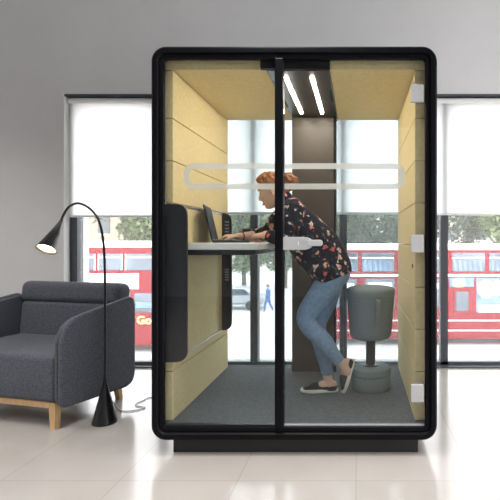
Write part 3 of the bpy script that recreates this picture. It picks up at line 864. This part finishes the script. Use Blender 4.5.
# bus in the left window
Y0 = 15.3
bA, zv, xv = bus('double_decker_bus', -19, -6.9, Y0, 1.2, 'red double-decker bus behind the floor lamp with a white side advert and gold lettering')
X0, X1 = xv(-75), xv(210)
busbody(bA, X0, X1, Y0, Y0+2.5, GZ+.28, zv(241.5))
MB().prism(poly_round([(Y0-.015, zv(247.5)), (Y0-.015, zv(241)), (Y0+2.5, zv(241)), (Y0+2.5, zv(247.5))], [.02, .25, .25, .02], 6), 'x', X0+.2, X1-.2).build('roof_band', M['buswhite'], bA)
us = [-60, -25, 8, 44, 71, 97, 124, 161, 198]
for a, c in zip(us, us[1:]):
    w = MB().box(xv(a+1), xv(c-1), Y0-.02, Y0+.05, zv(270.5), zv(253.5), .04).build('upper_window', M['busglass'], bA)
    MB().box(xv(a+2.2), xv(c-2.2), Y0-.03, Y0-.015, zv(268.4), zv(258.0)).build('pane', M['busglass'], w)
    b = MB(); 
    for q in (a+1.4, c-2.2): b.box(xv(q), xv(q+.8), Y0-.035, Y0-.02, zv(270), zv(254))
    b.box(xv(a+1.4), xv(c-1.4), Y0-.035, Y0-.02, zv(257.6), zv(256.8)); b.build('window_frame', M['buswhite'], w)
ad = MB().box(xv(66), xv(139), Y0-.03, Y0+.02, zv(289), zv(273.5), .01).build('advert_panel', M['adwhite'], bA)
for u0, u1, v0, v1 in ((81, 90, 275.5, 281.5), (92, 101, 276, 281), (118, 126, 279, 281)):
    MB().box(xv(u0), xv(u1), Y0-.036, Y0-.03, zv(v1), zv(v0), .003).build('advert_print', M['adtan'], ad)
for a, c in ((-60, -30), (-28, 2), (4, 34), (36, 66), (68, 98), (100, 131), (134, 160), (163, 190)):
    w = MB().box(xv(a), xv(c), Y0-.02, Y0+.05, zv(313), zv(293), .05).build('lower_window', M['busglass'], bA)
    MB().box(xv(a+2), xv(c-6), Y0-.03, Y0-.015, zv(308), zv(302), .02).build('seat_print', M['adblue'], w)
cu_ = bpy.data.curves.new('lettering', 'FONT'); cu_.body = 'Go-Ahead'; cu_.size = .45; cu_.extrude = .01; cu_.offset = .012
fo = bpy.data.objects.new('lettering', cu_); C.objects.link(fo); fo.location = (xv(137), Y0-.02, zv(323.8)); fo.rotation_euler = (PI/2, 0, 0)
dg = bpy.context.evaluated_depsgraph_get(); tm = bpy.data.meshes.new_from_object(fo.evaluated_get(dg)); tm.transform(fo.matrix_basis)
bpy.data.objects.remove(fo); lo = bpy.data.objects.new('lettering', tm); C.objects.link(lo)
tm.materials.clear(); tm.materials.append(M['gold']); lo.parent = bA; tm.transform(world_of(bA).inverted())
wheels(bA, [xv(-20), xv(178)], Y0)
# bus behind the stool and in the right window
Y0 = 16.5
bB, zv, xv = bus('double_decker_bus', 0, 9, Y0, 1.05, 'red double-decker bus with white roof seen behind the grey stool and the hinged door side')
X0, X1 = xv(327), xv(590)
busbody(bB, X0, X1, Y0, Y0+2.5, GZ+.28, zv(244.5))
MB().prism(poly_round([(Y0-.015, zv(250)), (Y0-.015, zv(244)), (Y0+2.5, zv(244)), (Y0+2.5, zv(250))], [.02, .25, .25, .02], 6), 'x', X0+.2, X1-.2).build('roof_band', M['buswhite'], bB)
us = [331, 360, 396, 425, 450, 487, 521, 555, 586]
for a, c in zip(us, us[1:]):
    w = MB().box(xv(a+1.8), xv(c-1.8), Y0-.02, Y0+.05, zv(271.8), zv(252.5), .05).build('upper_window', M['busglass'], bB)
    b = MB(); b.box(xv(a+2.2), xv(c-2.2), Y0-.035, Y0-.02, zv(258.4), zv(257.4)); b.build('window_frame', M['buswhite'], w)
    b = MB()
    for q in range(int((c-a)/6)):
        x = xv(a+5+q*5); zb = zv(271); b.raw([(x, Y0-.03, zb), (x+.10, Y0-.03, zb), (x+.02, Y0-.03, zb+.45), (x-.06, Y0-.03, zb+.45)], [(0, 1, 2, 3)])
    b.build('seat_backs', M['adblue'], w)
MB().box(xv(329), xv(588), Y0-.03, Y0+.02, zv(276.5), zv(274.2), .01).build('white_stripe', M['buswhite'], bB)
for i, (a, c, v0, v1) in enumerate(((332, 357, 279, 308), (365, 395, 278.5, 308), (399, 420, 279, 308), (424, 448, 279, 308), (476, 540, 277.5, 313), (545, 585, 279, 308))):
    w = MB().box(xv(a), xv(c), Y0-.02, Y0+.05, zv(v1), zv(v0), .05).build('lower_window', M['busglass'] if i != 4 else M['adblue'], bB)
    MB().box(xv(a+3), xv(c-3), Y0-.03, Y0-.015, zv(v0+9 if i != 4 else 312), zv(v0+4 if i != 4 else 305), .03).build('window_print', M['adwhite'], w)
    if i == 4:
        MB().ell((xv(486), Y0-.01, zv(289)), (.38, .03, .42)).build('advert_print', M['adgold'], w, smooth='all')
        MB().ell((xv(497), Y0-.01, zv(288)), (.22, .03, .36)).build('advert_print', M['adwhite'], w, smooth='all')
w = MB().box(xv(449), xv(474), Y0-.02, Y0+.03, zv(287), zv(277.5), .03).build('advert_panel', M['adblue'], bB)
MB().ell((xv(459), Y0-.01, zv(283)), (.3, .03, .2)).build('advert_print', M['adgold'], w, smooth='all')
dd = MB().box(xv(453), xv(471.5), Y0-.03, Y0+.05, zv(314), zv(289), .03).build('cab_door', M['busred'], bB)
MB().box(xv(455.5), xv(468.5), Y0-.04, Y0-.01, zv(311), zv(291.5), .03).build('door_window', M['busglass'], dd)
for v in (320.5, 330.5):
    MB().box(xv(329), xv(588), Y0-.012, Y0+.02, zv(v+.6), zv(v-.6), .005).build('white_stripe', M['buswhite'], bB)
wheels(bB, [xv(408), xv(548)], Y0)

# buildings
def building(label, X0, X1, Y, h, m, bay, fl_h, wsz, z_off=0):
    t = thing('building', ((X0+X1)/2, Y+4, GZ), label, 'building')
    MB().box(X0, X1, Y, Y+8, GZ, GZ+h, .05).build('wall', m, t)
    n = int((X1-X0)/bay); k = int(h/fl_h)
    for i in range(n):
        for j in range(k):
            x = X0+bay*(i+.5); z = GZ+fl_h*j+z_off
            w = MB().box(x-wsz[0]/2, x+wsz[0]/2, Y-.06, Y+.1, z+.9, z+.9+wsz[1]).build('window', M['fwin'], t)
            MB().box(x-wsz[0]/2, x+wsz[0]/2, Y-.12, Y-.05, z+.78, z+.9).build('sill', M['buswhite'], w)
    MB().box(X0-.2, X1+.2, Y-.25, Y+8.2, GZ+h, GZ+h+.5, .05).build('roof', M['buswhite'], t)
building('beige stone building with tall dark windows above the bus in the left window', P(40, 0, 33).x, P(118, 0, 33).x, 33, 12, M['facade'], 2.05, 4.1, (.95, 3.0))
building('pale stone building far behind the trees across the street', -22, 30, 62, 11, M['facade2'], 4.2, 3.6, (1.6, 1.9))

# trees
def tree(u, z, zc, rx, rz_, n, m, label, trunk=.22, seed=1, name='street_tree'):
    rn = random.Random(seed); X = (u-VX)*z/F; Y = z+CY
    t = thing(name, (X, Y, GZ), label, 'tree', group='street trees')
    tb = MB()
    tb.sweep(smooth_path([(X, Y, GZ), (X+.08, Y, GZ+1.5), (X-.05, Y, zc-rz_*.4), (X, Y, zc+rz_*.3)], 5), [trunk*(1-.045*i) for i in range(16)], 10)
    for k in range(6):
        a = k*1.05+rn.random(); zz = zc-rz_*.5+.3*k
        tb.sweep([(X, Y, zz), (X+math.cos(a)*rx*.4, Y+math.sin(a)*rx*.4, zz+rz_*.35), (X+math.cos(a)*rx*.75, Y+math.sin(a)*rx*.75, zz+rz_*.6)], [trunk*.45, trunk*.3, .03], 8)
    tb.build('trunk', M['bark'], t, smooth=True)
    cl = []
    while len(cl) < 30:
        q = Vector((rn.uniform(-1, 1), rn.uniform(-1, 1), rn.uniform(-1, 1)))
        if q.length < 1: cl.append(Vector((q.x*rx*.8, q.y*rx*.8, q.z*rz_*.85)))
    vs, fs = [], []
    for i in range(n):
        c = rn.choice(cl); d = Vector((rn.gauss(0, 1), rn.gauss(0, 1), rn.gauss(0, 1))); d.normalize()
        p = Vector((X, Y, zc))+c+d*(rn.random()**.4)*rx*.34
        s_ = rn.uniform(.10, .21); nn = (d+Vector((rn.gauss(0, .6), rn.gauss(0, .6), rn.gauss(0, .6)))).normalized()
        a = nn.orthogonal().normalized(); a = Matrix.Rotation(rn.uniform(0, 6.3), 3, nn) @ a; bb_ = nn.cross(a)
        k = len(vs); vs += [p-a*s_, p-bb_*s_*.55+nn*.03, p+a*s_, p+bb_*s_*.55+nn*.03]; fs.append((k, k+1, k+2, k+3))
    MB().raw(vs, fs).build('crown', m, t, recalc=False)
tree(140, 27, 3.6, 2.9, 2.9, 5200, M['leafB'], 'leafy tree over the bus roof between the floor lamp and the booth frame', seed=2)
tree(243, 33, 1.9, 2.7, 2.9, 6200, M['leafB'], 'light green tree whose trunk meets the street behind the desk', seed=3)
tree(340, 30, 3.0, 2.9, 3.2, 5600, M['leafC'], 'grey-green tree above the bus at the dark window post behind the stool', seed=6)
tree(428, 31, 3.0, 2.8, 3.2, 5600, M['leafC'], 'pale green tree above the bus, mostly behind the booth frame with the hinges', seed=8)
tree(512, 29, 3.0, 2.7, 3.2, 5600, M['leafB'], 'bright green tree above the bus at the picture edge right of the booth', seed=9)
tree(285, 42, 1.6, 3.3, 3.4, 5200, M['leafA'], 'green tree across the street behind the walking pedestrian', seed=4)
tree(385, 41, 3.2, 3.4, 3.6, 6200, M['leafC'], 'green tree farther back above the bus beside the felt panels over the stool', seed=7)
tree(468, 41, 3.2, 3.3, 3.6, 6200, M['leafC'], 'green tree farther back above the bus in the window right of the booth', seed=10)
# parked car far away
pc = P(233, 290, 26.5)
cr = thing('car', (pc.x, 26.5, GZ), 'silver car parked under the trees behind the desk', 'car')
b = MB(); x = pc.x
sp = poly_round([(-2.0, .35), (-2.0, .85), (-1.3, .95), (-.8, 1.42), (.9, 1.45), (1.5, .98), (2.05, .85), (2.05, .35)], [.1, .15, .1, .2, .2, .1, .15, .1], 5)
b.prism([(x+a, GZ+c) for a, c in sp], 'y', 26.0, 27.6, .12, 3).build('body', M['vanpaint'], cr, smooth=True)
MB().prism([(x+a, GZ+c) for a, c in ((-1.1, .98), (-.75, 1.34), (.85, 1.36), (1.25, .98))], 'y', 25.98, 27.62).build('window', M['busglass'], cr)
for dx in (-1.25, 1.25):
    w = MB(); w.sweep([(x+dx, 25.97, GZ+.31), (x+dx, 26.2, GZ+.31)], [.31, .31], 20, False); w.sweep([(x+dx, 27.4, GZ+.31), (x+dx, 27.63, GZ+.31)], [.31, .31], 20, False)
    w.build('wheel', M['tyre'], cr, smooth=True)
# pedestrian
py = 25.4; pp = P(268, 312, py); X = pp.x
pe = thing('person', (X, py, GZ), 'distant pedestrian in blue walking along the street behind the booth', 'person')
b = MB(); V = lambda dx, dy, z: (X+dx, py+dy, GZ+z)
b.sweep([V(0, 0, .85), V(.02, 0, 1.1), V(0, 0, 1.38), V(0, 0, 1.45)], [(.15, .11), (.15, .11), (.20, .12), (.08, .06)], 14, side=(0, 1, 0))
b.sweep([V(0, 0, 1.42), V(-.01, 0, 1.52)], [.055, .055], 10); b.ell(V(-.02, 0, 1.61), (.10, .085, .125))
b.sweep([V(0, -.09, .92), V(-.16, -.09, .5), V(-.22, -.09, .08)], [.085, .065, .045], 10); b.sweep([V(0, .09, .92), V(.10, .09, .5), V(.30, .09, .12)], [.085, .065, .045], 10)
b.sweep([V(-.22, -.09, .05), V(-.38, -.09, .04)], [.04, .035], 8); b.sweep([V(.30, .09, .09), V(.20, .09, .04)], [.04, .035], 8)
b.sweep([V(0, -.2, 1.36), V(.06, -.24, 1.1), V(-.08, -.24, .9)], [.055, .045, .035], 8); b.sweep([V(0, .2, 1.36), V(-.06, .24, 1.1), V(-.2, .22, .95)], [.055, .045, .035], 8)
b.build('body', M['skin'], pe, smooth='all', remesh=.02, smooth_it=2)
b = MB(); b.sweep([V(0, 0, .80), V(.02, 0, 1.1), V(0, 0, 1.38), V(0, 0, 1.44)], [(.18, .14), (.175, .135), (.225, .145), (.10, .08)], 14, side=(0, 1, 0))
b.sweep([V(0, -.2, 1.36), V(.06, -.24, 1.1), V(-.06, -.24, .92)], [.075, .065, .055], 8); b.sweep([V(0, .2, 1.36), V(-.06, .24, 1.1), V(-.18, .22, .96)], [.075, .065, .055], 8)
b.build('coat', M['pedblue'], pe, smooth='all', remesh=.02, smooth_it=1)
b = MB(); b.sweep([V(0, -.09, .92), V(-.16, -.09, .5), V(-.21, -.09, .12)], [.10, .08, .06], 10); b.sweep([V(0, .09, .92), V(.10, .09, .5), V(.29, .09, .16)], [.10, .08, .06], 10)
b.build('trousers', M['pedblue'], pe, smooth='all', remesh=.02, smooth_it=1)
b = MB(); b.ell(V(-.01, 0, 1.65), (.11, .10, .10)); b.build('hair', M['brow'], pe, smooth='all')

# ------------------------------------------------------------------ light
w = bpy.data.worlds.new('world'); scene.world = w; w.use_nodes = True
bg = w.node_tree.nodes['Background']; bg.inputs['Color'].default_value = (1, 1, 1, 1); bg.inputs['Strength'].default_value = 5.6
def area(name, loc, rot, sx, sy, power, col):
    l = bpy.data.lights.new(name, 'AREA'); l.shape = 'RECTANGLE'; l.size = sx; l.size_y = sy; l.energy = power; l.color = col
    o = bpy.data.objects.new(name, l); C.objects.link(o); o.location = loc; o.rotation_euler = rot; return o
for lx in (-3.4, -.6, 2.2):
    for ly in (-2.6, -.5):
        a_ = area('added_fill', (lx, ly, 3.55), (0, 0, 0), .6, 1.3, 46, (1, .96, .92)); a_.data.spread = math.radians(112)  # added overhead fill for the room, spread narrowed to keep the upper wall dim
pt = bpy.data.lights.new('lamp_light', 'SPOT'); pt.energy = 4; pt.color = (1, .82, .55); pt.spot_size = 1.2; pt.shadow_soft_size = .03
po = bpy.data.objects.new('lamp_light', pt); C.objects.link(po); po.location = ap+axv*(Lh-.005); po.rotation_euler = axv.to_track_quat('-Z', 'Y').to_euler()

scene.view_settings.view_transform = 'Standard'; scene.view_settings.look = 'None'
scene.view_settings.exposure = 0; scene.view_settings.gamma = 1; scene.view_settings.use_curve_mapping = False
scene.cycles.max_bounces = 10; scene.cycles.transparent_max_bounces = 16; scene.cycles.diffuse_bounces = 5
scene.cycles.use_denoising = True; scene.cycles.sample_clamp_indirect = 6
